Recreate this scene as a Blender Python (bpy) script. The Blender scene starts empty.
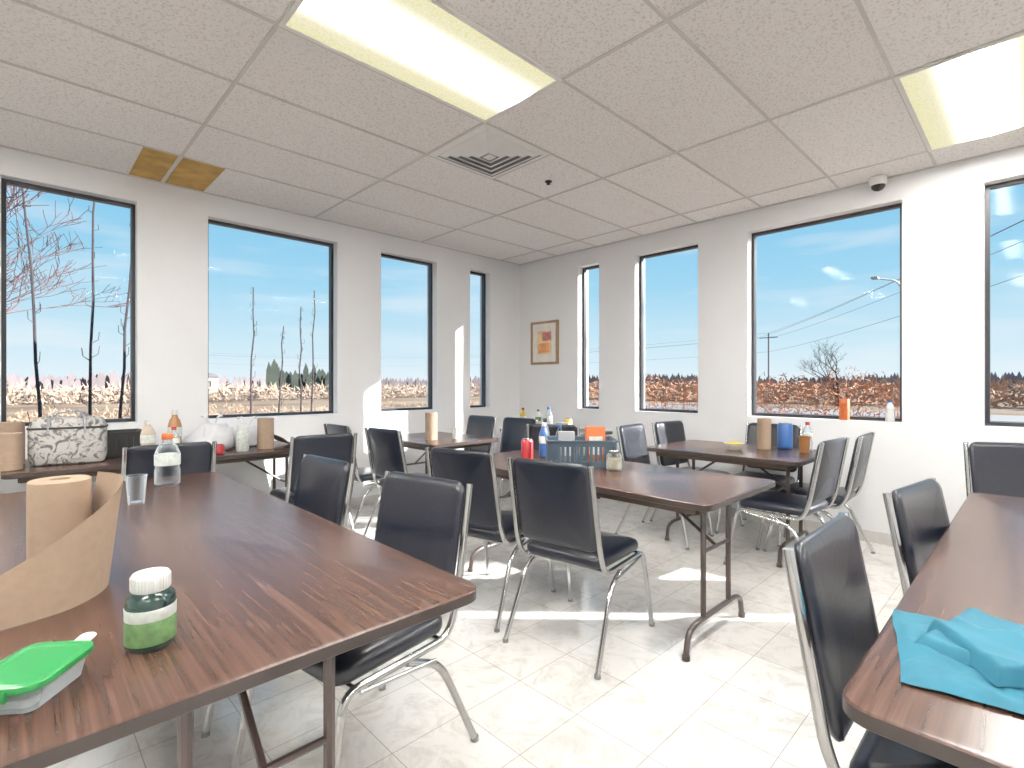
import bpy, math, random
from mathutils import Vector, Matrix, noise
random.seed(7)
sc = bpy.context.scene
sc.view_settings.view_transform = 'Standard'
sc.view_settings.gamma = 1.16
R = math.radians
H = 2.85; EYE = 1.25; WL = 4.86; TT = 0.74
# ------------------------------------------------------------------ materials
def new_mat(name):
    m = bpy.data.materials.new(name); m.use_nodes = True
    nt = m.node_tree; b = nt.nodes['Principled BSDF']
    return m, nt, b
def mat(name, col, rough=0.5, metal=0.0, var=0.08, scale=12, bump=0.0, spec=None, trans=0.0, alpha=1.0, coat=0.0):
    m, nt, b = new_mat(name)
    tc = nt.nodes.new('ShaderNodeTexCoord'); n = nt.nodes.new('ShaderNodeTexNoise')
    n.inputs['Scale'].default_value = scale; n.inputs['Detail'].default_value = 4
    nt.links.new(tc.outputs['Object'], n.inputs['Vector'])
    r = nt.nodes.new('ShaderNodeValToRGB')
    c = Vector(col[:3])
    r.color_ramp.elements[0].position = .3; r.color_ramp.elements[1].position = .7
    r.color_ramp.elements[0].color = (*[max(0, x*(1-var)) for x in c], 1)
    r.color_ramp.elements[1].color = (*[min(1, x*(1+var)) for x in c], 1)
    nt.links.new(n.outputs['Fac'], r.inputs['Fac']); nt.links.new(r.outputs['Color'], b.inputs['Base Color'])
    b.inputs['Roughness'].default_value = rough; b.inputs['Metallic'].default_value = metal
    b.inputs['Transmission Weight'].default_value = trans
    b.inputs['Alpha'].default_value = alpha
    b.inputs['Coat Weight'].default_value = coat
    if spec is not None: b.inputs['Specular IOR Level'].default_value = spec
    if bump:
        bp = nt.nodes.new('ShaderNodeBump'); bp.inputs['Strength'].default_value = bump; bp.inputs['Distance'].default_value = .01
        nt.links.new(n.outputs['Fac'], bp.inputs['Height']); nt.links.new(bp.outputs['Normal'], b.inputs['Normal'])
    return m
def wood_mat():
    m, nt, b = new_mat('walnut_laminate')
    tc = nt.nodes.new('ShaderNodeTexCoord'); mp = nt.nodes.new('ShaderNodeMapping')
    mp.inputs['Scale'].default_value = (38, 1.2, 1)
    nt.links.new(tc.outputs['Object'], mp.inputs['Vector'])
    n = nt.nodes.new('ShaderNodeTexNoise'); n.inputs['Scale'].default_value = 2.2; n.inputs['Detail'].default_value = 8; n.inputs['Distortion'].default_value = .35
    nt.links.new(mp.outputs['Vector'], n.inputs['Vector'])
    r = nt.nodes.new('ShaderNodeValToRGB'); e = r.color_ramp.elements
    e[0].position = .28; e[0].color = (.040, .018, .012, 1)
    e[1].position = .74; e[1].color = (.112, .057, .039, 1)
    x = e.new(.5); x.color = (.070, .033, .023, 1)
    nt.links.new(n.outputs['Fac'], r.inputs['Fac']); nt.links.new(r.outputs['Color'], b.inputs['Base Color'])
    b.inputs['Roughness'].default_value = .26
    return m
def floor_mat():
    m, nt, b = new_mat('vinyl_floor_tile')
    tc = nt.nodes.new('ShaderNodeTexCoord')
    br = nt.nodes.new('ShaderNodeTexBrick'); br.offset = 0; br.squash = 1
    br.inputs['Scale'].default_value = 1; br.inputs['Brick Width'].default_value = .305; br.inputs['Row Height'].default_value = .305
    br.inputs['Mortar Size'].default_value = .0018; br.inputs['Mortar Smooth'].default_value = .3
    br.inputs['Color1'].default_value = (.68, .66, .63, 1); br.inputs['Color2'].default_value = (.74, .72, .69, 1)
    br.inputs['Mortar'].default_value = (.36, .33, .30, 1)
    nt.links.new(tc.outputs['Object'], br.inputs['Vector'])
    n = nt.nodes.new('ShaderNodeTexNoise'); n.inputs['Scale'].default_value = 5; n.inputs['Detail'].default_value = 12; n.inputs['Roughness'].default_value = .75; n.inputs['Distortion'].default_value = 1.6
    nt.links.new(tc.outputs['Object'], n.inputs['Vector'])
    r = nt.nodes.new('ShaderNodeValToRGB'); r.color_ramp.elements[0].position = .36; r.color_ramp.elements[0].color = (.68, .65, .62, 1)
    r.color_ramp.elements[1].position = .52; r.color_ramp.elements[1].color = (1, 1, 1, 1)
    nt.links.new(n.outputs['Fac'], r.inputs['Fac'])
    mx = nt.nodes.new('ShaderNodeMixRGB'); mx.blend_type = 'MULTIPLY'; mx.inputs[0].default_value = .7
    nt.links.new(br.outputs['Color'], mx.inputs[1]); nt.links.new(r.outputs['Color'], mx.inputs[2])
    nt.links.new(mx.outputs[0], b.inputs['Base Color'])
    b.inputs['Roughness'].default_value = .14
    return m
def ceil_mat():
    m, nt, b = new_mat('acoustic_tile')
    tc = nt.nodes.new('ShaderNodeTexCoord')
    n = nt.nodes.new('ShaderNodeTexNoise'); n.inputs['Scale'].default_value = 75; n.inputs['Detail'].default_value = 3; n.inputs['Roughness'].default_value = .6
    nt.links.new(tc.outputs['Object'], n.inputs['Vector'])
    r = nt.nodes.new('ShaderNodeValToRGB'); e = r.color_ramp.elements
    e[0].position = .36; e[0].color = (.72, .68, .66, 1); e[1].position = .48; e[1].color = (.95, .92, .91, 1)
    nt.links.new(n.outputs['Fac'], r.inputs['Fac']); 
    br = nt.nodes.new('ShaderNodeTexBrick'); br.offset = 0
    mp = nt.nodes.new('ShaderNodeMapping'); mp.inputs['Location'].default_value = (-.836+1.22*5, -.53+.61*8, 0)
    nt.links.new(tc.outputs['Object'], mp.inputs['Vector']); nt.links.new(mp.outputs['Vector'], br.inputs['Vector'])
    br.inputs['Scale'].default_value = 1; br.inputs['Brick Width'].default_value = 1.22; br.inputs['Row Height'].default_value = .61; br.inputs['Mortar Size'].default_value = 0
    br.inputs['Color1'].default_value = (.91, .90, .89, 1); br.inputs['Color2'].default_value = (1, 1, 1, 1)
    mx = nt.nodes.new('ShaderNodeMixRGB'); mx.blend_type = 'MULTIPLY'; mx.inputs[0].default_value = 1
    nt.links.new(r.outputs['Color'], mx.inputs[1]); nt.links.new(br.outputs['Color'], mx.inputs[2])
    nt.links.new(mx.outputs[0], b.inputs['Base Color'])
    b.inputs['Roughness'].default_value = .9
    bp = nt.nodes.new('ShaderNodeBump'); bp.inputs['Strength'].default_value = .2; bp.inputs['Distance'].default_value = .003
    nt.links.new(n.outputs['Fac'], bp.inputs['Height']); nt.links.new(bp.outputs['Normal'], b.inputs['Normal'])
    return m
def glass_mat():
    m = bpy.data.materials.new('window_glass'); m.use_nodes = True; nt = m.node_tree; nt.nodes.clear()
    o = nt.nodes.new('ShaderNodeOutputMaterial'); mx = nt.nodes.new('ShaderNodeMixShader'); t = nt.nodes.new('ShaderNodeBsdfTransparent'); g = nt.nodes.new('ShaderNodeBsdfGlossy')
    g.inputs['Roughness'].default_value = .05; t.inputs['Color'].default_value = (.98, .99, 1, 1); mx.inputs[0].default_value = .003
    nt.links.new(t.outputs[0], mx.inputs[1]); nt.links.new(g.outputs[0], mx.inputs[2]); nt.links.new(mx.outputs[0], o.inputs[0])
    return m
def clear_mat(name, col, f=.3):
    m = bpy.data.materials.new(name); m.use_nodes = True; nt = m.node_tree; nt.nodes.clear()
    o = nt.nodes.new('ShaderNodeOutputMaterial'); mx = nt.nodes.new('ShaderNodeMixShader'); t = nt.nodes.new('ShaderNodeBsdfTransparent'); g = nt.nodes.new('ShaderNodeBsdfPrincipled')
    g.inputs['Base Color'].default_value = (*col, 1); g.inputs['Roughness'].default_value = .08; t.inputs['Color'].default_value = (*[.5+.5*c for c in col], 1)
    lw = nt.nodes.new('ShaderNodeLayerWeight'); lw.inputs['Blend'].default_value = f
    nt.links.new(lw.outputs['Facing'], mx.inputs[0])
    nt.links.new(t.outputs[0], mx.inputs[1]); nt.links.new(g.outputs[0], mx.inputs[2]); nt.links.new(mx.outputs[0], o.inputs[0])
    return m
LSTR = 33.0
def lens_mat():
    m = bpy.data.materials.new('prismatic_lens'); m.use_nodes = True; nt = m.node_tree; nt.nodes.clear()
    o = nt.nodes.new('ShaderNodeOutputMaterial'); em = nt.nodes.new('ShaderNodeEmission')
    tc = nt.nodes.new('ShaderNodeTexCoord'); sp = nt.nodes.new('ShaderNodeSeparateXYZ'); nt.links.new(tc.outputs['Object'], sp.inputs[0])
    ab = nt.nodes.new('ShaderNodeMath'); ab.operation = 'ABSOLUTE'; nt.links.new(sp.outputs['Y'], ab.inputs[0])
    mr = nt.nodes.new('ShaderNodeMapRange'); mr.interpolation_type = 'LINEAR'; nt.links.new(ab.outputs[0], mr.inputs['Value'])
    mr.inputs['From Min'].default_value = .0; mr.inputs['From Max'].default_value = .27; mr.inputs['To Min'].default_value = 1; mr.inputs['To Max'].default_value = 0
    pw = nt.nodes.new('ShaderNodeMath'); pw.operation = 'POWER'; nt.links.new(mr.outputs[0], pw.inputs[0]); pw.inputs[1].default_value = 7
    ml = nt.nodes.new('ShaderNodeMath'); ml.operation = 'MULTIPLY_ADD'; nt.links.new(pw.outputs[0], ml.inputs[0]); ml.inputs[1].default_value = LSTR*6.2; ml.inputs[2].default_value = .92
    nt.links.new(ml.outputs[0], em.inputs['Strength'])
    v = nt.nodes.new('ShaderNodeTexVoronoi'); v.inputs['Scale'].default_value = 70; nt.links.new(tc.outputs['Object'], v.inputs['Vector'])
    r = nt.nodes.new('ShaderNodeValToRGB'); r.color_ramp.elements[0].color = (1, .95, .66, 1); r.color_ramp.elements[1].color = (.84, .76, .36, 1)
    nt.links.new(v.outputs['Distance'], r.inputs['Fac'])
    p2 = nt.nodes.new('ShaderNodeMath'); p2.operation = 'POWER'; nt.links.new(pw.outputs[0], p2.inputs[0]); p2.inputs[1].default_value = .2
    mx = nt.nodes.new('ShaderNodeMixRGB'); nt.links.new(p2.outputs[0], mx.inputs[0]); nt.links.new(r.outputs['Color'], mx.inputs[1]); mx.inputs[2].default_value = (1, .985, .985, 1)
    nt.links.new(mx.outputs[0], em.inputs['Color'])
    nt.links.new(em.outputs[0], o.inputs[0])
    return m
M = dict(
 wall=mat('wall_paint', (.82, .82, .835), .6, var=.015, scale=3),
 wood=wood_mat(), floor=floor_mat(), ceil=ceil_mat(), glass=glass_mat(), lens=lens_mat(),
 edge=mat('table_edge_banding', (.028, .018, .015), .4),
 legm=mat('brown_enamel_steel', (.045, .026, .022), .35, var=.15, spec=.6),
 skirt=mat('table_underside', (.07, .045, .032), .7),
 black=mat('black_vinyl', (.005, .007, .015), .28, var=.25, scale=60, bump=.06),
 chrome=mat('chrome', (.68, .68, .68), .16, 1.0, var=.06, scale=30),
 rub=mat('glide_tip', (.18, .18, .18), .5),
 frame=mat('window_frame_metal', (.008, .010, .015), .4),
 white=mat('white_enamel', (.82, .81, .79), .4, var=.03),
 tbar=mat('tbar_metal', (.60, .57, .54), .6, var=.03),
 dark=mat('dark_void', (.02, .02, .02), .8),
 stain=mat('water_stained_tile', (.42, .24, .055), .9, var=.35, scale=9),
 kraft=mat('kraft_paper', (.31, .215, .145), .85, var=.06, scale=40, bump=.15),
 teal=mat('teal_tissue', (.010, .13, .20), .75, var=.10, scale=14, bump=.1),
 green=mat('green_plastic', (.015, .22, .05), .3), dkgreen=mat('dark_green_plastic', (.006, .03, .025), .2, coat=.3),
 label=mat('paper_label', (.60, .64, .60), .6, var=.2, scale=50), lgreen=mat('label_green', (.10, .20, .07), .5, var=.3, scale=60),
 wcap=mat('white_cap', (.68, .68, .68), .4, var=.02), red=mat('red_plastic', (.38, .015, .02), .35),
 orange=mat('orange_card', (.55, .11, .02), .6), yellow=mat('yellow_plastic', (.68, .47, .03), .4),
 blue=mat('blue_plastic', (.02, .10, .34), .35), slate=mat('slate_blue_plastic', (.045, .075, .105), .5),
 clear=clear_mat('clear_plastic', (.85, .92, .97)), clearj=clear_mat('clear_glass', (.8, .88, .85), .4),
 beige=mat('beige_lotion', (.50, .41, .31), .5), bagw=mat('white_plastic_bag', (.66, .66, .69), .45, var=.05, bump=.3, scale=25),
 grey=mat('grey_plastic', (.27, .28, .30), .5), honey=mat('orange_drink', (.36, .15, .05), .3),
 pframe=mat('oak_frame', (.32, .19, .10), .5, var=.2), pmat=mat('mat_board', (.80, .76, .70), .8), 
 art1=mat('art_orange', (.70, .28, .10), .8, var=.35, scale=8), art2=mat('art_rose', (.48, .16, .15), .8, var=.4, scale=14), art3=mat('art_yellow', (.76, .55, .28), .8, var=.2, scale=10),
 bark=mat('bark', (.04, .032, .036), .9, var=.3), twig=mat('rust_foliage', (.42, .15, .06), .9, var=.5, scale=3), pinkbark=mat('reddish_twig', (.13, .065, .06), .9),
 conif=mat('conifer_foliage', (.035, .047, .035), .95, var=.4, scale=.3), far=mat('distant_woodland', (.19, .155, .16), .95, var=.25, scale=.15),  # woodland tone has distance haze mixed into its colour
 pole=mat('pole_wood', (.14, .14, .16), .9), bldg=mat('building_cladding', (.42, .41, .40), .8),
)
def floral():
    m, nt, b = new_mat('floral_canvas')
    tc = nt.nodes.new('ShaderNodeTexCoord'); v = nt.nodes.new('ShaderNodeTexNoise'); v.inputs['Scale'].default_value = 16; v.inputs['Distortion'].default_value = 2.5
    nt.links.new(tc.outputs['Object'], v.inputs['Vector'])
    r = nt.nodes.new('ShaderNodeValToRGB'); e = r.color_ramp.elements; e[0].position = .38; e[0].color = (.10, .095, .095, 1); e[1].position = .5; e[1].color = (.42, .40, .38, 1)
    nt.links.new(v.outputs['Fac'], r.inputs['Fac']); nt.links.new(r.outputs['Color'], b.inputs['Base Color']); b.inputs['Roughness'].default_value = .8
    return m
M['floral'] = floral()
# ------------------------------------------------------------------ mesh builder
def fillet(pts, rad, n=5):
    pts = [Vector(p) for p in pts]
    if rad <= 0 or len(pts) < 3: return pts
    out = [pts[0]]
    for i in range(1, len(pts)-1):
        p = pts[i]; a = pts[i-1]-p; b = pts[i+1]-p
        l = min(rad, a.length*.45, b.length*.45); a.normalize(); b.normalize()
        p0 = p+a*l; p1 = p+b*l
        for k in range(n+1):
            t = k/n; out.append(p0*(1-t)**2+p*2*t*(1-t)+p1*t*t)
    out.append(pts[-1]); return out
class MB:
    def __init__(s): s.v = []; s.f = []; s.m = []; s.mats = []
    def mi(s, m):
        if m not in s.mats: s.mats.append(m)
        return s.mats.index(m)
    def add(s, vs, fs, m, X=None):
        o = len(s.v); k = s.mi(m)
        for p in vs:
            p = Vector(p); s.v.append(tuple(X @ p if X is not None else p))
        for f in fs: s.f.append(tuple(i+o for i in f)); s.m.append(k)
    def box(s, lo, hi, m, X=None):
        (a, b, c), (d, e, f) = lo, hi
        vs = [(a,b,c),(d,b,c),(d,e,c),(a,e,c),(a,b,f),(d,b,f),(d,e,f),(a,e,f)]
        s.add(vs, [(3,2,1,0),(4,5,6,7),(0,1,5,4),(1,2,6,5),(2,3,7,6),(3,0,4,7)], m, X)
    def tube(s, pts, r, m, n=8, fil=0, X=None):
        P = fillet(pts, fil); rs = r if isinstance(r, (list, tuple)) else [r]*len(P)
        vs = []; fs = []; N = None
        for i, p in enumerate(P):
            d = (P[min(i+1, len(P)-1)]-P[max(i-1, 0)]).normalized()
            if N is None: N = d.orthogonal().normalized()
            else: N = (N-d*N.dot(d)); N = N.normalized() if N.length > 1e-6 else d.orthogonal().normalized()
            B = d.cross(N)
            for k in range(n):
                a = 2*math.pi*k/n; vs.append(p+(N*math.cos(a)+B*math.sin(a))*rs[i])
        L = len(P)
        for i in range(L-1):
            for k in range(n): fs.append((i*n+k, i*n+(k+1)%n, (i+1)*n+(k+1)%n, (i+1)*n+k))
        fs.append(tuple(range(n))[::-1]); fs.append(tuple((L-1)*n+k for k in range(n)))
        s.add(vs, fs, m, X)
    def slab(s, w, d, r, prof, m, X=None, fn=None, n=6, caps=(1, 1)):
        vs = []; fs = []
        for ins, z in prof:
            hw = w/2-ins; hd = d/2-ins; rr = max(r-ins, .0005)
            for cx, cy, a0 in ((1,1,0),(-1,1,90),(-1,-1,180),(1,-1,270)):
                for k in range(n+1):
                    a = R(a0+90*k/n); vs.append((cx*(hw-rr)+rr*math.cos(a), cy*(hd-rr)+rr*math.sin(a), z))
        q = 4*(n+1)
        for i in range(len(prof)-1):
            for k in range(q): fs.append((i*q+k, i*q+(k+1)%q, (i+1)*q+(k+1)%q, (i+1)*q+k))
        if caps[0]: fs.append(tuple(range(q))[::-1])
        if caps[1]: fs.append(tuple((len(prof)-1)*q+k for k in range(q)))
        if fn: vs = [fn(*v) for v in vs]
        s.add(vs, fs, m, X)
    def lathe(s, prof, m, n=24, X=None, fn=None):
        vs = []; fs = []
        for r, z in prof:
            for k in range(n):
                a = 2*math.pi*k/n; vs.append((r*math.cos(a), r*math.sin(a), z))
        for i in range(len(prof)-1):
            for k in range(n): fs.append((i*n+k, i*n+(k+1)%n, (i+1)*n+(k+1)%n, (i+1)*n+k))
        fs.append(tuple(range(n))[::-1]); fs.append(tuple((len(prof)-1)*n+k for k in range(n)))
        if fn: vs = [fn(Vector(v)) for v in vs]
        s.add(vs, fs, m, X)
    def grid(s, fn, nu, nv, m, X=None):
        vs = [fn(i/nu, j/nv) for i in range(nu+1) for j in range(nv+1)]
        fs = [(i*(nv+1)+j, (i+1)*(nv+1)+j, (i+1)*(nv+1)+j+1, i*(nv+1)+j+1) for i in range(nu) for j in range(nv)]
        s.add(vs, fs, m, X)
    def mesh(s, name, smooth=True, ang=40):
        me = bpy.data.meshes.new(name); me.from_pydata(s.v, [], s.f)
        for m in s.mats: me.materials.append(m)
        for p, k in zip(me.polygons, s.m): p.material_index = k
        if smooth:
            me.shade_smooth(); me.set_sharp_from_angle(angle=R(ang))
        me.validate(); me.update(); return me
def put(name, me, loc=(0, 0, 0), rz=0, parent=None):
    o = bpy.data.objects.new(name, me); sc.collection.objects.link(o)
    o.location = loc; o.rotation_euler = (0, 0, R(rz))
    if parent: o.parent = parent
    return o
def group(name, parts, loc, rz=0):
    e = bpy.data.objects.new(name, None); sc.collection.objects.link(e); e.empty_display_size = .1
    e.location = loc; e.rotation_euler = (0, 0, R(rz))
    for pn, me in parts: put(pn, me, parent=e)
    return e
# ------------------------------------------------------------------ room shell
B0 = -3.3; TH = .2; SILL = .955; HEAD = 2.66
left_w = [(-.07, .677), (1.16, 2.298), (2.78, 3.505), (3.998, 4.33)]
right_w = [(3.56, 3.87), (2.36, 3.079), (.733, 1.88), (-.45, .272), (-1.24, -.93)]
def wall_with(name, axis, wins):
    mb = MB(); W = M['wall']
    def bx(a0, a1, z0, z1):
        if axis == 'x': mb.box((a0, WL, z0), (a1, WL+TH, z1), W)
        else: mb.box((WL, a0, z0), (WL+TH, a1, z1), W)
    ws = sorted(wins); lo, hi = B0-TH, WL+(TH if axis == 'x' else 0)
    bx(lo, hi, 0, SILL); bx(lo, hi, HEAD, H)
    c = lo
    for a, b in ws: bx(c, a, SILL, HEAD); c = b
    bx(c, hi, SILL, HEAD)
    put(name, mb.mesh(name, False))
wall_with('wall_left', 'x', left_w); wall_with('wall_right', 'y', right_w)
mb = MB(); mb.box((B0-TH, B0-TH, 0), (B0, WL, H), M['wall']); put('wall_rear', mb.mesh('wall_rear', False))
mb = MB(); mb.box((B0, B0-TH, 0), (WL, B0, H), M['wall']); put('wall_side', mb.mesh('wall_side', False))
mb = MB(); mb.box((B0-TH, B0-TH, -.15), (WL+TH, WL+TH, 0), M['floor']); put('floor', mb.mesh('floor', False))
mb = MB(); mb.box((B0-TH, B0-TH, H), (WL+TH, WL+TH, H+.1), M['ceil']); put('ceiling', mb.mesh('ceiling', False))
n = 0
for axis, ws in (('x', left_w), ('y', right_w)):
    for a, b in ws:
        n += 1; fr = MB(); gl = MB(); t = .026
        w = b-a; h = HEAD-SILL
        fr.box((0, .09, 0), (t, .14, h), M['frame']); fr.box((w-t, .09, 0), (w, .14, h), M['frame'])
        fr.box((t, .09, 0), (w-t, .14, t), M['frame']); fr.box((t, .09, h-t), (w-t, .14, h), M['frame'])
        gl.box((t, .112, t), (w-t, .116, h-t), M['glass'])
        e = group('window_%d' % n, [('frame', fr.mesh('frame', False)), ('glass', gl.mesh('glass', False))], (0, 0, 0))
        if axis == 'x': e.location = (a, WL, SILL)
        else: e.location = (WL, b, SILL); e.rotation_euler = (0, 0, R(-90))
vb = mat('vinyl_base', (.60, .58, .55), .5)
for nm, lo, hi in (('baseboard_left', (B0, WL-.012, 0), (WL-.012, WL, .09)), ('baseboard_right', (WL-.012, B0, 0), (WL, WL, .09))):
    mb = MB(); mb.box(lo, hi, vb); put(nm, mb.mesh(nm, False))
# ceiling grid
XL = [.836+1.22*k for k in range(-3, 4)]; YL = [.53+.61*k for k in range(-6, 7)]
mb = MB(); g = .009
for x in XL: mb.box((x-g, B0, H-.006), (x+g, WL, H-.0005), M['tbar'])
for y in YL: mb.box((B0, y-g, H-.005), (WL, y+g, H-.0005), M['tbar'])
mb.box((2.67-g, 2.36, H-.005), (2.67+g, 2.97, H-.0005), M['tbar'])
mb.box((B0, WL-.025, H-.006), (WL, WL, H-.0005), M['tbar']); mb.box((WL-.025, B0, H-.006), (WL, WL, H-.0005), M['tbar'])
put('trim_1', mb.mesh('ceiling_grid', False))
# stained tiles
for x0, x1 in ((.62, .822), (.85, 1.12)):
    mb = MB(); mb.box((x0, 4.205, H-.004), (x1, 4.83, H-.0005), M['stain']); put('stained_ceiling_tile', mb.mesh('stain', False))
# troffers
def troffer(x0, y0):
    mb = MB(); w = 1.22; d = .61; q = .022
    for lo, hi in (((-w/2, -d/2), (w/2, -d/2+q)), ((-w/2, d/2-q), (w/2, d/2)), ((-w/2, -d/2+q), (-w/2+q, d/2-q)), ((w/2-q, -d/2+q), (w/2, d/2-q))):
        mb.box((lo[0], lo[1], -.012), (hi[0], hi[1], -.0005), M['white'])
    l = MB(); l.box((-w/2+q, -d/2+q, -.007), (w/2-q, d/2-q, -.002), M['lens'])
    group('ceiling_light_panel', [('housing', mb.mesh('housing', False)), ('lens', l.mesh('lens', False))], (x0+.61, y0+.305, H))
for p in ((.836, 1.74), (3.276, -.08), (.836, -.08), (-1.604, 1.74), (-1.604, -.08), (-1.604, 3.57-.61), (.836, -1.91), (3.276, -1.91), (-1.604, -1.91)): troffer(*p)  # first two are in view; the rest are unseen, added to light the room
# HVAC diffuser
mb = MB(); S = .60
def ring(a, b, z0, z1):
    vs = []
    for r_, z_ in ((a, z0), (b, z1), (b-.003, z1), (a-.006, z0)):
        vs += [(r_, r_, z_), (-r_, r_, z_), (-r_, -r_, z_), (r_, -r_, z_)]
    fs = [(L*4+k, L*4+(k+1) % 4, L*4+4+(k+1) % 4, L*4+4+k) for L in range(3) for k in range(4)]
    mb.add(vs, fs, M['white'])
ring(S/2, S/2-.04, -.005, -.014)
for i, a in enumerate((.25, .197, .144, .091)): ring(a, a-.038, -.010, -.024)
mb.box((-.035, -.035, -.026), (.035, .035, -.006), M['white'])
mb.box((-S/2+.02, -S/2+.02, -.0045), (S/2-.02, S/2-.02, -.0005), M['grey'])
put('air_vent_diffuser', mb.mesh('diffuser', False), (2.365, 2.665, H))
# sprinkler + camera
mb = MB(); mb.lathe([(.028, 0), (.028, -.005), (.012, -.008), (.01, -.018), (.018, -.021), (.016, -.024)], M['dark'], 16)
put('ceiling_sprinkler', mb.mesh('sprinkler'), (3.02, 2.70, H-.0005))
mb = MB(); mb.lathe([(.058, .0), (.058, -.04), (.05, -.06)], M['white'], 20)
mb.lathe([(.046, -.06), (.042, -.08), (.028, -.095), (.006, -.103)], M['dark'], 20); mb.box((0, -.035, -.045), (.07, .035, 0), M['white'])
put('security_camera', mb.mesh('security_camera'), (4.785, .87, H-.007))
# framed picture on right wall
mb = MB(); y0, y1, z0, z1 = 4.17, 4.63, 1.50, 2.05; f = .03; X0 = WL-.03
mb.box((X0, y0, z0), (WL, y0+f, z1), M['pframe']); mb.box((X0, y1-f, z0), (WL, y1, z1), M['pframe'])
mb.box((X0, y0+f, z0), (WL, y1-f, z0+f), M['pframe']); mb.box((X0, y0+f, z1-f), (WL, y1-f, z1), M['pframe'])
mb.box((WL-.018, y0+f, z0+f), (WL-.001, y1-f, z1-f), M['pmat'])
mb.box((WL-.020, y0+.11, z0+.13), (WL-.017, y1-.11, z1-.12), M['art3']); mb.box((WL-.022, y0+.14, z0+.15), (WL-.019, y1-.14, z0+.27), M['art1'])
mb.box((WL-.0225, y0+.11, z0+.30), (WL-.0195, y1-.20, z1-.14), M['art2'])
put('framed_picture', mb.mesh('framed_picture', False))
# ------------------------------------------------------------------ tables
def table(cx, cy, L, W, rz=0):
    """long axis local y"""
    top = MB(); prof = [(.004, TT-.030), (0, TT-.027), (0, TT-.004)]
    top.slab(W, L, .05, prof, M['edge'], caps=(1, 0)); top.slab(W, L, .05, [(0, TT-.004), (.003, TT-.0005), (.006, TT)], M['wood'], caps=(0, 1))
    und = MB()
    for sx in (-1, 1): und.box((sx*(W/2-.06)-.01, -L/2+.08, TT-.065), (sx*(W/2-.06)+.01, L/2-.08, TT-.03), M['skirt'])
    for sy in (-1, 1): und.box((-W/2+.07, sy*(L/2-.08)-.01, TT-.065), (W/2-.07, sy*(L/2-.08)+.01, TT-.03), M['skirt'])
    legs = []
    for sy in (-1, 1):
        lg = MB(); y = sy*(L/2-.15); hw = W*.38
        for sx in (-.14, .14):
            lg.tube([(sx, y, .13), (sx, y, TT-.031)], .0135, M['legm'])
        lg.tube([(-hw, y, .012), (-hw+.02, y, .11), (-hw+.09, y, .135), (hw-.09, y, .135), (hw-.02, y, .11), (hw, y, .012)], .014, M['legm'], fil=.05)
        lg.tube([(-.16, y, TT-.05), (.16, y, TT-.05)], .012, M['legm'])
        for sx in (-hw, hw): lg.lathe([(.018, 0), (.018, .022)], M['legm'], 10, X=Matrix.Translation((sx, y, 0)))
        lg.tube([(0, y, .45), (0, y-sy*.36, TT-.04)], .009, M['legm'])
        lg.tube([(-.14, y, .45), (.14, y, .45)], .009, M['legm'])
        legs.append(('leg_frame', lg.mesh('leg_frame')))
    return group('folding_table', [('top', top.mesh('table_top')), ('apron', und.mesh('apron', False))]+legs, (cx, cy, 0), rz)
table(.370, 2.165, 2.39, .95)          # near left
table(2.49, 1.88, 1.83, .82)           # centre
table(4.06, 1.66, 1.14, .82)           # right rear
table(2.10, -.21, 2.30, .88, 90)       # near right
table(2.88, 4.02, 1.0, .78)            # rear centre
table(4.30, 3.75, 1.1, .70)            # rear corner
table(.84, 4.42, 1.80, .74, 90)        # left wall
table(-1.01, 4.42, 1.80, .74, 90)
# ------------------------------------------------------------------ chairs
seat = MB(); seat.slab(.44, .44, .06, [(.03, .415), (.006, .42), (0, .435), (.002, .455), (.012, .468), (.04, .477), (.10, .482), (.17, .484)], M['black'], fn=lambda x, y, z: (x-.0, y, z-.012*max(0, x/.22)**3))
seat_me = seat.mesh('seat', ang=60)
def bk(x, y, z):   # x width, y height (centred), z thickness
    t = (y+.20)/.40
    return (-.245-.075*t - z - .03*(1-(x/.22)**2)*.9+.02, x, .50+.40*t)
back = MB(); back.slab(.43, .40, .045, [(.15, -.019), (.09, -.018), (.03, -.017), (.006, -.012), (0, -.002), (0, .004), (.006, .012), (.03, .015), (.09, .016), (.15, .016)], M['black'], fn=bk)
back_me = back.mesh('backrest', ang=60)
fr = MB()
for s in (-1, 1):
    fr.tube([(.28, s*.245, .012), (.205, s*.228, .40), (-.20, s*.228, .40), (-.245, s*.228, .50), (-.318, s*.222, .895)], .0125, M['chrome'], fil=.05)
    fr.tube([(-.02, s*.228, .392), (-.16, s*.235, .33), (-.31, s*.25, .012)], .0125, M['chrome'], fil=.06)
    fr.tube([(.16, s*.24, .39), (-.13, s*.24, .355)], .007, M['chrome'])
    for x, y in ((.282, s*.2455), (-.312, s*.2505)): fr.lathe([(.015, 0), (.014, .016)], M['rub'], 10, X=Matrix.Translation((x, y, 0)))
fr.tube([(.17, -.228, .40), (.17, .228, .40)], .010, M['chrome']); fr.tube([(-.17, -.228, .40), (-.17, .228, .40)], .010, M['chrome'])
frame_me = fr.mesh('chrome_frame', ang=50)
def chair(x, y, ang):
    return group('dining_chair', [('seat', seat_me), ('backrest', back_me), ('frame', frame_me)], (x, y, 0), ang)
chair(.81, 1.58, 189)     # near-left, facing table
chair(.75, 2.33, 184)
chair(2.05, 1.60, 8)      # central chair
chair(2.00, 2.22, 12)
chair(2.38, 3.62, 5); chair(2.30, 4.22, 0)
chair(1.56, 3.78, 88); chair(.66, 3.86, 90)
chair(3.40, 4.30, 180); chair(3.44, 3.72, 185)
chair(1.42, .06, 270)     # near right
chair(2.21, .0, 262)
chair(3.97, -.02, 205)
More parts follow.
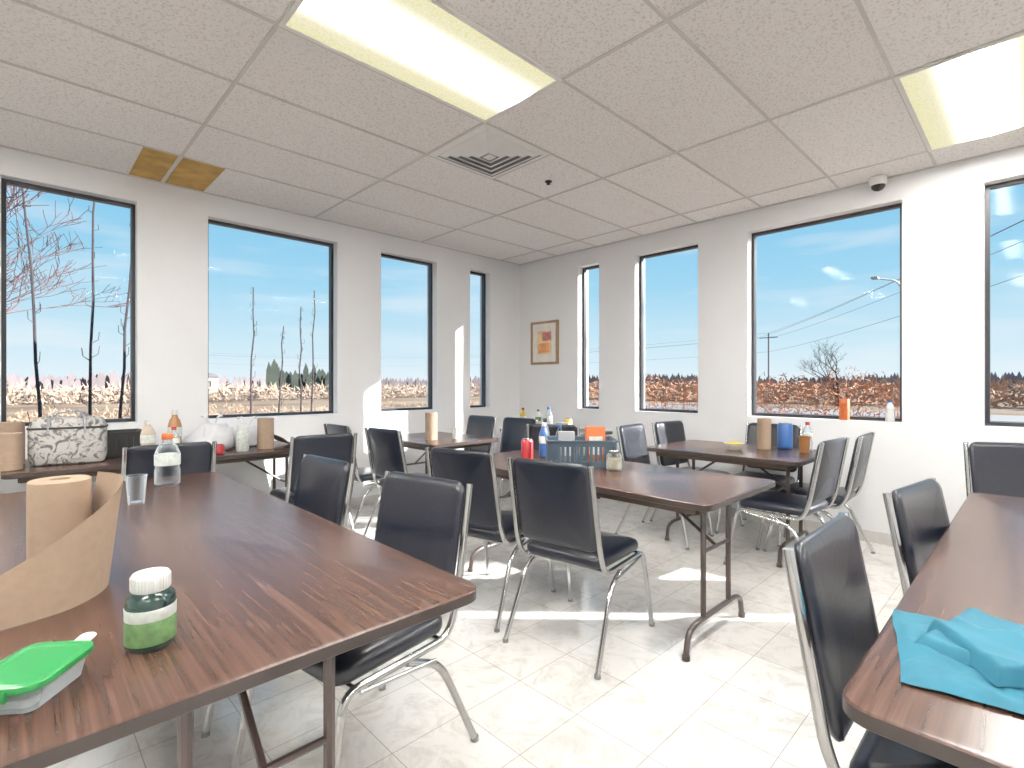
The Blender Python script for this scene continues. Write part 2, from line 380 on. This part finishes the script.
chair(3.76, 1.22, 86); chair(4.28, 1.16, 92)
chair(4.38, 2.13, 264); chair(3.86, 2.16, 276)
chair(4.50, 1.64, 180)
chair(3.62, 3.10, 30)
# ------------------------------------------------------------------ small things
def towel_roll(x, y, z, r=.065, h=.26, name='paper_towel_roll', tail=None):
    mb = MB(); mb.lathe([(r-.004, 0), (r, .003), (r, h-.003), (r-.004, h), (.022, h), (.021, h-.04), (.001, h-.04)], M['kraft'], 32)
    if tail: tail(mb)
    put(name, mb.mesh(name), (x, y, z))
def big_tail(mb):
    # sheet unrolled from the roll, standing on the table, its free end falling lower
    def fn(u, v):
        P = [Vector((.05, .04)), Vector((.085, -.05)), Vector((.080, -.17)), Vector((.015, -.265)), Vector((-.07, -.30)), Vector((-.17, -.31)), Vector((-.28, -.34))]
        t = u*(len(P)-1); i = min(int(t), len(P)-2); f = t-i; g = lambda k: P[max(0, min(len(P)-1, k))]
        p = .5*((2*g(i))+(g(i+1)-g(i-1))*f+(2*g(i-1)-5*g(i)+4*g(i+1)-g(i+2))*f*f+(3*g(i)-g(i-1)-3*g(i+1)+g(i+2))*f**3)
        w = max(0, min(1, (u-.28)/.46)); hh = .265-.165*w-.05*max(0, u-.7)
        lean = v*(.03-.05*w)
        return (p.x+lean, p.y-lean*.2, .001+hh*v)
    mb.grid(fn, 48, 8, M['kraft'])
towel_roll(.085, 1.80, TT, tail=big_tail)
# supplement bottle
mb = MB(); mb.lathe([(.036, 0), (.041, .006), (.042, .02), (.042, .088), (.040, .099), (.032, .108), (.028, .112)], M['dkgreen'], 32)
lb = MB(); lb.lathe([(.0424, .014), (.0427, .015), (.0427, .058), (.0424, .059)], M['lgreen'], 32); lb.lathe([(.0424, .059), (.0427, .0595), (.0427, .080), (.0424, .081)], M['label'], 32)
cp = MB(); cp.lathe([(.031, .110), (.0325, .112), (.0325, .138), (.030, .142), (.026, .1425)], M['wcap'], 40)
for k in range(36):
    a = k*math.pi/18; cp.box((-.001, -.0008, .114), (.001, .0008, .137), M['wcap'], X=Matrix.Rotation(a, 4, 'Z') @ Matrix.Translation((.0327, 0, 0)))
group('supplement_bottle', [('body', mb.mesh('b')), ('label', lb.mesh('l')), ('cap', cp.mesh('c'))], (.19, 1.21, TT), 0)
# green-lid container
mb = MB(); mb.slab(.105, .135, .025, [(.015, .001), (.010, .002), (.0, .043)], M['clear'], caps=(1, 0)); mb.slab(.085, .115, .02, [(.01, .004), (.006, .018)], M['label'])
lid = MB(); lid.slab(.118, .148, .03, [(0, .040), (-.001, .044), (0, .050), (.006, .053), (.010, .053), (.014, .049), (.03, .049)], M['green'])
for s in (-1, 1): lid.box((-.02, s*.075-.004, .030), (.02, s*.075+.004, .046), M['green']); 
group('food_container', [('tub', mb.mesh('t')), ('lid', lid.mesh('lid'))], (.02, 1.155, TT), -38)
mb = MB(); mb.slab(.012, .10, .005, [(.001, 0), (0, .002), (.001, .004)], M['wcap']); mb.slab(.03, .045, .014, [(.002, 0), (0, .003), (.003, .006)], M['wcap'], X=Matrix.Translation((0, .06, 0)))
put('plastic_spoon', mb.mesh('spoon'), (.07, 1.275, TT), -30)
def cup(x, y, z, r=.038, h=.12, m='clear', name='plastic_cup'):
    mb = MB(); mb.lathe([(r*.75, 0), (r*.78, .004), (r, h-.003), (r+.002, h), (r-.001, h), (r*.74, .008), (.001, .008)], M[m], 28); put(name, mb.mesh(name), (x, y, z))
cup(.37, 2.68, TT)
def bottle(x, y, z, r, h, body, cap, label=None, name='water_bottle', liquid=None):
    mb = MB()
    mb.lathe([(r*.8, 0), (r, r*.2), (r, h*.30), (r*.93, h*.36), (r, h*.42), (r, h*.62), (r*.75, h*.76), (r*.42, h*.84), (r*.38, h*.9)], M[body], 28)
    parts = [('body', mb.mesh('b'))]
    c = MB(); c.lathe([(r*.44, h*.89), (r*.46, h*.9), (r*.46, h*.99), (r*.42, h)], M[cap], 24); parts.append(('cap', c.mesh('c')))
    if label:
        l = MB(); l.lathe([(r*1.005, h*.40), (r*1.02, h*.41), (r*1.02, h*.60), (r*1.005, h*.61)], M[label], 28); parts.append(('label', l.mesh('l')))
    group(name, parts, (x, y, z))
bottle(.55, 3.06, TT, .055, .26, 'clear', 'orange', 'label')
# crate with boxes on centre table
def crate(x, y, z, rz, w=.38, d=.26, h=.13, m='slate', name='plastic_crate'):
    mb = MB(); mb.box((-w/2+.01, -d/2+.01, 0), (w/2-.01, d/2-.01, .006), M[m])
    for zz0, zz1 in ((0, .035), (h-.035, h)):
        mb.box((-w/2, -d/2, zz0), (w/2, -d/2+.006, zz1), M[m]); mb.box((-w/2, d/2-.006, zz0), (w/2, d/2, zz1), M[m])
        mb.box((-w/2, -d/2+.006, zz0), (-w/2+.006, d/2-.006, zz1), M[m]); mb.box((w/2-.006, -d/2+.006, zz0), (w/2, d/2-.006, zz1), M[m])
    nn = int(w/.03)
    for i in range(nn+1):
        xx = -w/2+.009+(w-.018)*i/nn
        for s in (-1, 1): mb.box((xx-.009, s*(d/2-.003)-.0025, .035), (xx+.009, s*(d/2-.003)+.0025, h-.035), M[m])
    nn = int(d/.03)
    for i in range(nn+1):
        yy = -d/2+.009+(d-.018)*i/nn
        for s in (-1, 1): mb.box((s*(w/2-.003)-.0025, yy-.009, .035), (s*(w/2-.003)+.0025, yy+.009, h-.035), M[m])
    rim = [(-w/2-.006, -d/2-.006), (w/2+.006, -d/2-.006), (w/2+.006, d/2+.006), (-w/2-.006, d/2+.006), (-w/2-.006, -d/2-.006)]
    mb.tube([(a, b, h) for a, b in rim], .006, M[m], 6)
    put(name, mb.mesh(name, False), (x, y, z), rz)
crate(2.58, 2.04, TT, -46, .42, .27, .16)
def carton(x, y, z, w, d, h, m, rz=0, name='carton', m2='label'):
    mb = MB(); mb.slab(w, d, .003, [(.001, 0), (0, .002), (0, h-.002), (.001, h)], M[m], n=2)
    mb.box((-w*.35, -d/2-.0008, h*.25), (w*.35, -d/2, h*.75), M[m2]); mb.box((-w*.5, -.001, h), (w*.5, .001, h+.0006), M[m2])
    put(name, mb.mesh(name), (x, y, z), rz)
carton(2.66, 1.98, TT+.0065, .12, .08, .23, 'orange', -46, 'snack_carton'); carton(2.52, 2.10, TT+.0065, .10, .07, .20, 'grey', -46, 'tea_carton', 'wcap')
def can(x, y, z, m='red', r=.034, h=.12, name='soda_can'):
    mb = MB(); mb.lathe([(r*.8, 0), (r, .008), (r, h-.012), (r*.85, h-.002), (r*.83, h), (r*.78, h-.004), (.001, h-.004)], M[m], 24)
    mb.lathe([(r*.84, h-.003), (r*.84, h+.001), (r*.78, h-.003)], M['chrome'], 24); put(name, mb.mesh(name), (x, y, z))
can(2.47, 2.40, TT, h=.14, r=.04)
def jar(x, y, z, r=.045, h=.12, m='clearj', cap='chrome', fill='beige', name='glass_jar'):
    mb = MB(); mb.lathe([(r*.85, 0), (r, .008), (r, h*.72), (r*.75, h*.84), (r*.74, h*.86)], M[m], 24)
    f = MB(); f.lathe([(r*.75, .006), (r*.9, .012), (r*.9, h*.6)], M[fill], 20)
    c = MB(); c.lathe([(r*.8, h*.85), (r*.82, h*.86), (r*.82, h*.98), (r*.78, h)], M[cap], 24)
    group(name, [('body', mb.mesh('j')), ('contents', f.mesh('f')), ('lid', c.mesh('c'))], (x, y, z))
jar(2.55, 1.76, TT)
bottle(2.66, 2.42, TT, .035, .24, 'blue', 'wcap', 'label', 'spray_bottle'); bottle(2.78, 2.38, TT, .03, .22, 'clear', 'blue', None)
bottle(2.78, 2.52, TT, .032, .26, 'grey', 'dark', 'yellow', 'condiment_bottle')
# right rear table
towel_roll(4.20, 1.50, TT, .05, .24)
can(4.36, 1.40, TT, 'blue', .055, .20, 'coffee_tin'); bottle(4.36, 1.24, TT, .035, .22, 'clear', 'red', 'label'); cup(4.22, 1.22, TT, .04, .12, 'honey', 'drink_cup')
mb = MB(); mb.lathe([(.04, 0), (.06, .02), (.075, .05), (.072, .05), (.055, .02), (.001, .012)], M['label'], 28); mb.lathe([(.07, .035), (.06, .05), (.03, .06), (.001, .062)], M['yellow'], 20)
put('snack_bowl', mb.mesh('snack_bowl'), (4.02, 1.66, TT))
carton(4.90, 1.12, SILL, .06, .07, .17, 'orange', 90, 'snack_carton'); bottle(4.905, .815, SILL, .03, .17, 'wcap', 'blue', 'label', 'lotion_bottle')
# rear tables
towel_roll(2.72, 3.86, TT, .055, .25); cup(2.95, 3.8, TT, .035, .10, 'label', 'paper_cup')
bottle(4.15, 4.1, TT, .035, .24, 'yellow', 'red', 'label', 'mustard_bottle'); bottle(4.3, 4.0, TT, .035, .22, 'wcap', 'green', 'lgreen', 'condiment_bottle')
bottle(4.2, 3.75, TT, .04, .26, 'clear', 'blue', 'label'); can(4.35, 3.6, TT, 'yellow', .045, .13, 'coffee_tin'); carton(4.15, 3.5, TT, .1, .14, .1, 'grey', 20)
# left wall table
towel_roll(-.02, 4.52, TT, .065, .27); towel_roll(-.03, 4.25, TT, .065, .22)
lb = MB(); lb.slab(.38, .20, .05, [(.03, 0), (.01, .01), (0, .05), (0, .24), (.02, .285), (.05, .30)], M['floral'])
h_ = MB(); 
for s in (-1, 1): h_.tube([(-.09, s*.103, .20), (-.085, s*.09, .31), (-.05, s*.06, .33), (.05, s*.06, .33), (.085, s*.09, .31), (.09, s*.103, .20)], .008, M['grey'], fil=.04)
h_.slab(.385, .205, .052, [(0, .225), (-.003, .228), (-.003, .236), (0, .239)], M['dark'], caps=(0, 0))
h_.box((-.10, -.108, .04), (.10, -.10, .16), M['floral'])
group('lunch_bag', [('body', lb.mesh('bag')), ('handles', h_.mesh('handles'))], (.25, 4.37, TT), -10)
crate(.52, 4.60, TT, 5, .30, .22, .17, 'dark', 'wire_basket')
bottle(.66, 4.30, TT, .045, .26, 'beige', 'wcap', 'label', 'lotion_bottle'); bottle(.84, 4.42, TT, .045, .32, 'honey', 'wcap', 'label', 'juice_bottle'); bottle(.80, 4.24, TT, .035, .21, 'clear', 'red', 'label')
can(1.06, 4.18, TT, 'red', .045, .07, 'red_bowl'); jar(1.24, 4.22, TT, .045, .2, 'label', 'wcap', 'beige', 'sugar_jar')
towel_roll(1.42, 4.26, TT, .06, .24)
def crump(v):
    nz = noise.noise(v*10)*.05+noise.noise(v*24)*.02
    d = Vector((v.x, v.y, 0)); d = d.normalized() if d.length > 1e-5 else Vector((0, 0, 0))
    return v+(d*nz+Vector((0, 0, nz*.8)) if v.z > .03 else Vector((0, 0, 0)))
def plastic_bag(x, y, z, r=.14, h=.2):
    mb = MB(); mb.lathe([(r*.75, 0), (r*.95, h*.08), (r*1.05, h*.25), (r, h*.5), (r*.85, h*.72), (r*.6, h*.88), (r*.35, h*.97), (r*.18, h*.98), (.002, h)], M['bagw'], 48, fn=crump)
    for k in range(2):
        a = k*2.4; mb.grid(lambda u, v, a=a: (math.cos(a)*.02*(1-u)+.07*u*math.cos(a)+.03*(v-.5)*(1+2*u)*-math.sin(a), .07*u*math.sin(a)+.03*(v-.5)*(1+2*u)*math.cos(a), h*.95+.07*math.sin(u*2)+.01*math.sin(v*9)), 8, 6, M['bagw'])
    put('plastic_bag', mb.mesh('plastic_bag', ang=60), (x, y, z))
plastic_bag(1.10, 4.50, TT, .16, .2); plastic_bag(1.38, 4.58, TT, .12, .17)
mb = MB(); mb.grid(lambda u, v: (.02+.2*u, .24*(v-.5), .0015+.09*(1-u)**2+.01*math.sin(u*9+v*2)*(1-u)), 20, 10, M['kraft']); put('paper_sheet', mb.mesh('paper_sheet', ang=80), (1.49, 4.33, TT))
# teal cloth on near-right table: rumpled folded sheets
mb = MB()
def cloth_layer(sx, sy, ox, oy, rot, z0, amp, seed):
    ca, sa = math.cos(R(rot)), math.sin(R(rot))
    def fn(u, v):
        x = (u-.5)*sx; y = (v-.5)*sy
        rr = max(abs(u-.5), abs(v-.5))*2
        w = noise.noise(Vector((x*6, y*4, seed)))
        rid = lambda a, b, c: 1-min(1, abs(noise.noise(Vector((a, b, c+seed))))*3.0)
        edge = max(0, min(1, (1-rr)/.10))
        hgt = z0*min(1, edge+.35)+amp*(rid(x*5+w, y*4, 3.1)+.45*rid(x*9+w, y*13, 7.7))*(.25+.75*edge)
        x += .03*noise.noise(Vector((x*4, y*4, seed+9))); y += .03*noise.noise(Vector((x*4, y*4, seed+19)))
        return (ox+x*ca-y*sa, oy+x*sa+y*ca, hgt+.0015)
    mb.grid(fn, 70, 80, M['teal'])
cloth_layer(.36, .46, 0, 0, 8, .004, .012, 1.0); cloth_layer(.29, .38, .035, -.01, -14, .020, .014, 5.0); cloth_layer(.18, .32, .02, -.01, 30, .036, .012, 11.0)
put('teal_cloth', mb.mesh('teal_cloth', ang=50), (1.28, -.035, TT), 0)
# ------------------------------------------------------------------ outdoors
GZ = -.35
def ground_mat():
    m, nt, b = new_mat('dry_grass'); tc = nt.nodes.new('ShaderNodeTexCoord'); n = nt.nodes.new('ShaderNodeTexNoise'); n.inputs['Scale'].default_value = .12; n.inputs['Detail'].default_value = 10
    nt.links.new(tc.outputs['Object'], n.inputs['Vector']); r = nt.nodes.new('ShaderNodeValToRGB'); e = r.color_ramp.elements
    e[0].position = .35; e[0].color = (.17, .11, .075, 1); e[1].position = .62; e[1].color = (.29, .22, .155, 1)
    nt.links.new(n.outputs['Fac'], r.inputs['Fac']); nt.links.new(r.outputs['Color'], b.inputs['Base Color']); b.inputs['Roughness'].default_value = 1; b.inputs['Specular IOR Level'].default_value = .05
    return m
gm = ground_mat(); mb = MB(); mb.box((-300, -300, GZ-.5), (400, 400, GZ), gm); put('ground', mb.mesh('ground', False))
mb = MB(); asph = mat('asphalt', (.22, .215, .22), .9); mb.box((-60, 22, GZ), (36, 30, GZ+.02), asph); mb.box((30, -60, GZ), (36, 22, GZ+.02), asph); put('road', mb.mesh('road', False))
def treeline(name, pts, h, m, step=1.2, rough=.5):
    mb = MB(); vs = []; fs = []
    P = [Vector((*p, 0)) for p in pts]
    for a, b in zip(P[:-1], P[1:]):
        L = (b-a).length; k = int(L/step)
        for i in range(k):
            t = i/k; p = a.lerp(b, t); d = (b-a).normalized(); w = step*random.uniform(.8, 1.6)
            hh = h*(1-rough+rough*random.random())*(1+.25*noise.noise(p*.03))
            p = p+Vector((-d.y, d.x, 0))*random.uniform(-2, 2)
            o = len(vs); vs += [(p.x-d.x*w, p.y-d.y*w, GZ), (p.x+d.x*w, p.y+d.y*w, GZ), (p.x+d.x*w*.7, p.y+d.y*w*.7, GZ+hh*.75), (p.x, p.y, GZ+hh), (p.x-d.x*w*.7, p.y-d.y*w*.7, GZ+hh*.7)]
            fs.append((o, o+1, o+2, o+3, o+4))
    mb.add(vs, fs, m); put(name, mb.mesh(name, False))
treeline('distant_woodland', [(-40, 150), (60, 160), (130, 130), (170, 60), (170, -40)], 4.8, M['far'], .6, .35)
treeline('evergreen_stand', [(38, 112), (53, 108)], 7.0, M['conif'], .8, .4)
def hedge(name, a, b, w, h, nn, m, sz=.12):
    mb = MB(); vs = []; fs = []; a = Vector((*a, 0)); b = Vector((*b, 0)); d = (b-a).normalized(); nr = Vector((-d.y, d.x, 0))
    for i in range(nn):
        t = random.random(); p = a.lerp(b, t)+nr*random.gauss(0, w/3)
        z = GZ+h*(random.random()**.8)*(1+.3*noise.noise(Vector((p.x*.8, p.y*.8, 0))))
        s = sz*random.uniform(.4, 1); q = Vector((random.gauss(0, 1), random.gauss(0, 1), random.gauss(.5, 1))).normalized(); c = q.orthogonal().normalized()
        o = len(vs); P = Vector((p.x, p.y, z)); vs += [P-c*s*.22, P+c*s*.22, P+q*s*1.6]; fs.append((o, o+1, o+2))
    mb.add(vs, fs, m)
    for i in range(int((b-a).length*3)):
        p = a.lerp(b, random.random())+nr*random.gauss(0, w/4)
        mb.tube([(p.x, p.y, GZ), (p.x+random.gauss(0, .15), p.y+random.gauss(0, .15), GZ+h*random.uniform(.7, 1.1))], .008, M['twig'], 3)
    put(name, mb.mesh(name, False))
hedge('shrub_hedge', (14, 1.5), (13, 10), 2.0, 1.7, 6500, M['twig'], .10)
hedge('dry_grass_thicket', (-2, 17), (16, 15), 2.0, .9, 5000, mat('straw_foliage', (.34, .21, .13), .95, var=.4, scale=2))
hedge('far_thicket', (-10, 56), (60, 50), 5.0, 1.3, 4000, mat('straw_far', (.36, .25, .18), .95, var=.3, scale=2), .6)
hedge('far_thicket', (45, 38), (50, -10), 5.0, 1.6, 5000, mat('rust_far', (.40, .22, .13), .95, var=.3, scale=2), .6)
def tree(name, x, y, h, m, depth=5, r0=.08, spread=.55, seed=1, upr=.35, br=3):
    rnd = random.Random(seed); mb = MB()
    def grow(p, d, L, r, k):
        n_ = 4; pts = [p]; q = p.copy(); dd = d.copy()
        for i in range(n_):
            dd = (dd+Vector((rnd.gauss(0, .10), rnd.gauss(0, .10), rnd.gauss(.03, .06)))).normalized(); q = q+dd*L/n_; pts.append(q.copy())
        mb.tube(pts, [max(.004, r*(1-.45*i/n_)) for i in range(n_+1)], m, 5 if k > 2 else 3)
        if k == 0: return
        for j in range(br):
            a = pts[rnd.choice([2, 3, 4]) if j else 4]; nd = (dd+Vector((rnd.gauss(0, spread), rnd.gauss(0, spread), rnd.uniform(-.1, upr)))).normalized()
            grow(a, nd, L*rnd.uniform(.6, .85), r*.55, k-1)
    grow(Vector((0, 0, 0)), Vector((0, 0, 1)), h*.36, r0, depth)
    put(name, mb.mesh(name, False), (x, y, GZ-.02))
tree('bare_tree', -1.15, 8.6, 4.9, M['pinkbark'], 6, .05, .6, 3, .3)
tree('bare_tree', 40, 9.6, 4.0, M['bark'], 6, .13, .5, 5, .4); tree('bare_tree', 60, 40, 5, M['bark'], 5, .12, .5, 8)
def sapling(x, y, h, lean=(0, 0), seed=0):
    rnd = random.Random(seed); mb = MB(); n_ = 8
    pts = [Vector((lean[0]*(i/n_)**1.3*h+.02*rnd.gauss(0, 1)*i/n_, lean[1]*i/n_*h, h*i/n_)) for i in range(n_+1)]
    mb.tube(pts, [.020*(1-.55*i/n_) for i in range(n_+1)], M['bark'], 6)
    for i in range(16):
        k = rnd.uniform(2.5, 7.9); p = pts[int(k)].lerp(pts[int(k)+1], k-int(k)); a = rnd.uniform(0, 6.3); L = .24*(1.1-k/9)
        q = p+Vector((math.cos(a)*L*.5, math.sin(a)*L*.5, L*.9)); mb.tube([p, (p+q)/2+Vector((math.cos(a)*.03, math.sin(a)*.03, -.02)), q], .004, M['bark'], 3)
    put('young_sapling', mb.mesh('sapling', False), (x, y, GZ-.02))
for i, (x, y, h, l) in enumerate(((.22, 7.2, 3.7, (-.04, 0)), (.60, 7.6, 4.1, (.02, 0)), (.80, 7.3, 3.6, (.06, 0)), (2.9, 9.5, 3.3, (.02, 0)), (3.45, 9.8, 2.7, (.05, 0)), (3.7, 9.2, 3.0, (-.02, 0)), (4.0, 9.6, 3.4, (.03, 0)), (4.5, 9.4, 2.6, (.0, 0)))): sapling(x, y, h, l, i)
# power line
mb = MB()
pl = [(14, -9, 8.8), (63, 22, 7.2), (75, 95, 8), (20, 125, 8)]
for x, y, h in pl:
    mb.tube([(x, y, GZ), (x, y, h)], .09, M['pole'], 6); mb.box((x-.05, y-1.0, h-.6), (x+.05, y+1.0, h-.5), M['pole'])
for (a, b, ha), (c, d, hb) in zip(pl[:-1], pl[1:]):
    for o, z in ((-.95, -.45), (.95, -.45), (0, 0), (0, -2.2)):
        pts = []
        for i in range(17):
            t = i/16; pts.append((a+(c-a)*t, b+(d-b)*t+o, ha+(hb-ha)*t+z-.6*4*t*(1-t)))
        mb.tube(pts, .015, M['pole'], 3)
put('power_line', mb.mesh('power_line', False))
mb = MB(); mb.tube([(0, 0, 0), (0, 0, 5.6), (-.3, .2, 6.2), (-1.1, .9, 6.3)], .04, M['grey'], 6, fil=.5); mb.box((-1.4, .75, 6.24), (-1.0, 1.0, 6.32), M['grey']); put('street_lamp', mb.mesh('street_lamp'), (28.5, 4.2, GZ))
for nm, x, y, w, d, h in (('distant_building', 24, 118, 10, 8, 3.0),):
    mb = MB(); mb.box((-w/2, -d/2, 0), (w/2, d/2, h), M['bldg'])
    mb.add([(-w/2-.3, -d/2-.3, h), (w/2+.3, -d/2-.3, h), (w/2+.3, d/2+.3, h), (-w/2-.3, d/2+.3, h), (-w/2, 0, h+.8), (w/2, 0, h+.8)], [(0,1,5,4),(2,3,4,5),(0,4,3),(1,2,5)], M['far'])
    for i in range(4): mb.box((-w/2+w*(.12+.22*i), -d/2-.05, 1), (-w/2+w*(.22+.22*i), -d/2, 2.2), M['dark'])
    put(nm, mb.mesh(nm, False), (x, y, GZ))
# ------------------------------------------------------------------ light
w = bpy.data.worlds.new('sky'); sc.world = w; w.use_nodes = True; nt = w.node_tree; bg = nt.nodes['Background']
tc = nt.nodes.new('ShaderNodeTexCoord'); sp = nt.nodes.new('ShaderNodeSeparateXYZ'); nt.links.new(tc.outputs['Generated'], sp.inputs[0])
r = nt.nodes.new('ShaderNodeValToRGB'); e = r.color_ramp.elements
e[0].position = 0; e[0].color = (.80, .92, .97, 1); e[1].position = 1; e[1].color = (.08, .32, .68, 1)
for p, c in ((.07, (.60, .83, .94)), (.18, (.33, .67, .89)), (.36, (.16, .51, .82))):
    x = e.new(p); x.color = (*c, 1)
nt.links.new(sp.outputs['Z'], r.inputs['Fac'])
mp = nt.nodes.new('ShaderNodeMapping'); mp.inputs['Scale'].default_value = (2, 2, 14); nt.links.new(tc.outputs['Generated'], mp.inputs['Vector'])
nz = nt.nodes.new('ShaderNodeTexNoise'); nz.inputs['Scale'].default_value = 1.6; nz.inputs['Detail'].default_value = 6; nt.links.new(mp.outputs['Vector'], nz.inputs['Vector'])
cr = nt.nodes.new('ShaderNodeValToRGB'); cr.color_ramp.elements[0].position = .5; cr.color_ramp.elements[1].position = .95; nt.links.new(nz.outputs['Fac'], cr.inputs['Fac'])
mx = nt.nodes.new('ShaderNodeMixRGB'); nt.links.new(cr.outputs['Color'], mx.inputs[0]); nt.links.new(r.outputs['Color'], mx.inputs[1]); mx.inputs[2].default_value = (.85, .92, .97, 1)
nt.links.new(mx.outputs[0], bg.inputs['Color']); bg.inputs['Strength'].default_value = 1.0
s = bpy.data.lights.new('sun', 'SUN'); s.energy = 19.0; s.color = (1, .965, .92); s.angle = R(.6)
so = bpy.data.objects.new('sun', s); sc.collection.objects.link(so); so.location = (20, -20, 15)
d = Vector((-.70*.92, .71*.92, -.39)); so.rotation_euler = d.to_track_quat('-Z', 'Y').to_euler()
# ------------------------------------------------------------------ camera
c = bpy.data.cameras.new('camera'); c.sensor_width = 36; c.lens = 18.0; c.clip_start = .02; c.clip_end = 1000
co = bpy.data.objects.new('camera', c); sc.collection.objects.link(co); co.location = (0, 0, EYE)
f = Vector((.6963, .7178, 0)); co.rotation_euler = f.to_track_quat('-Z', 'Y').to_euler()
sc.camera = co
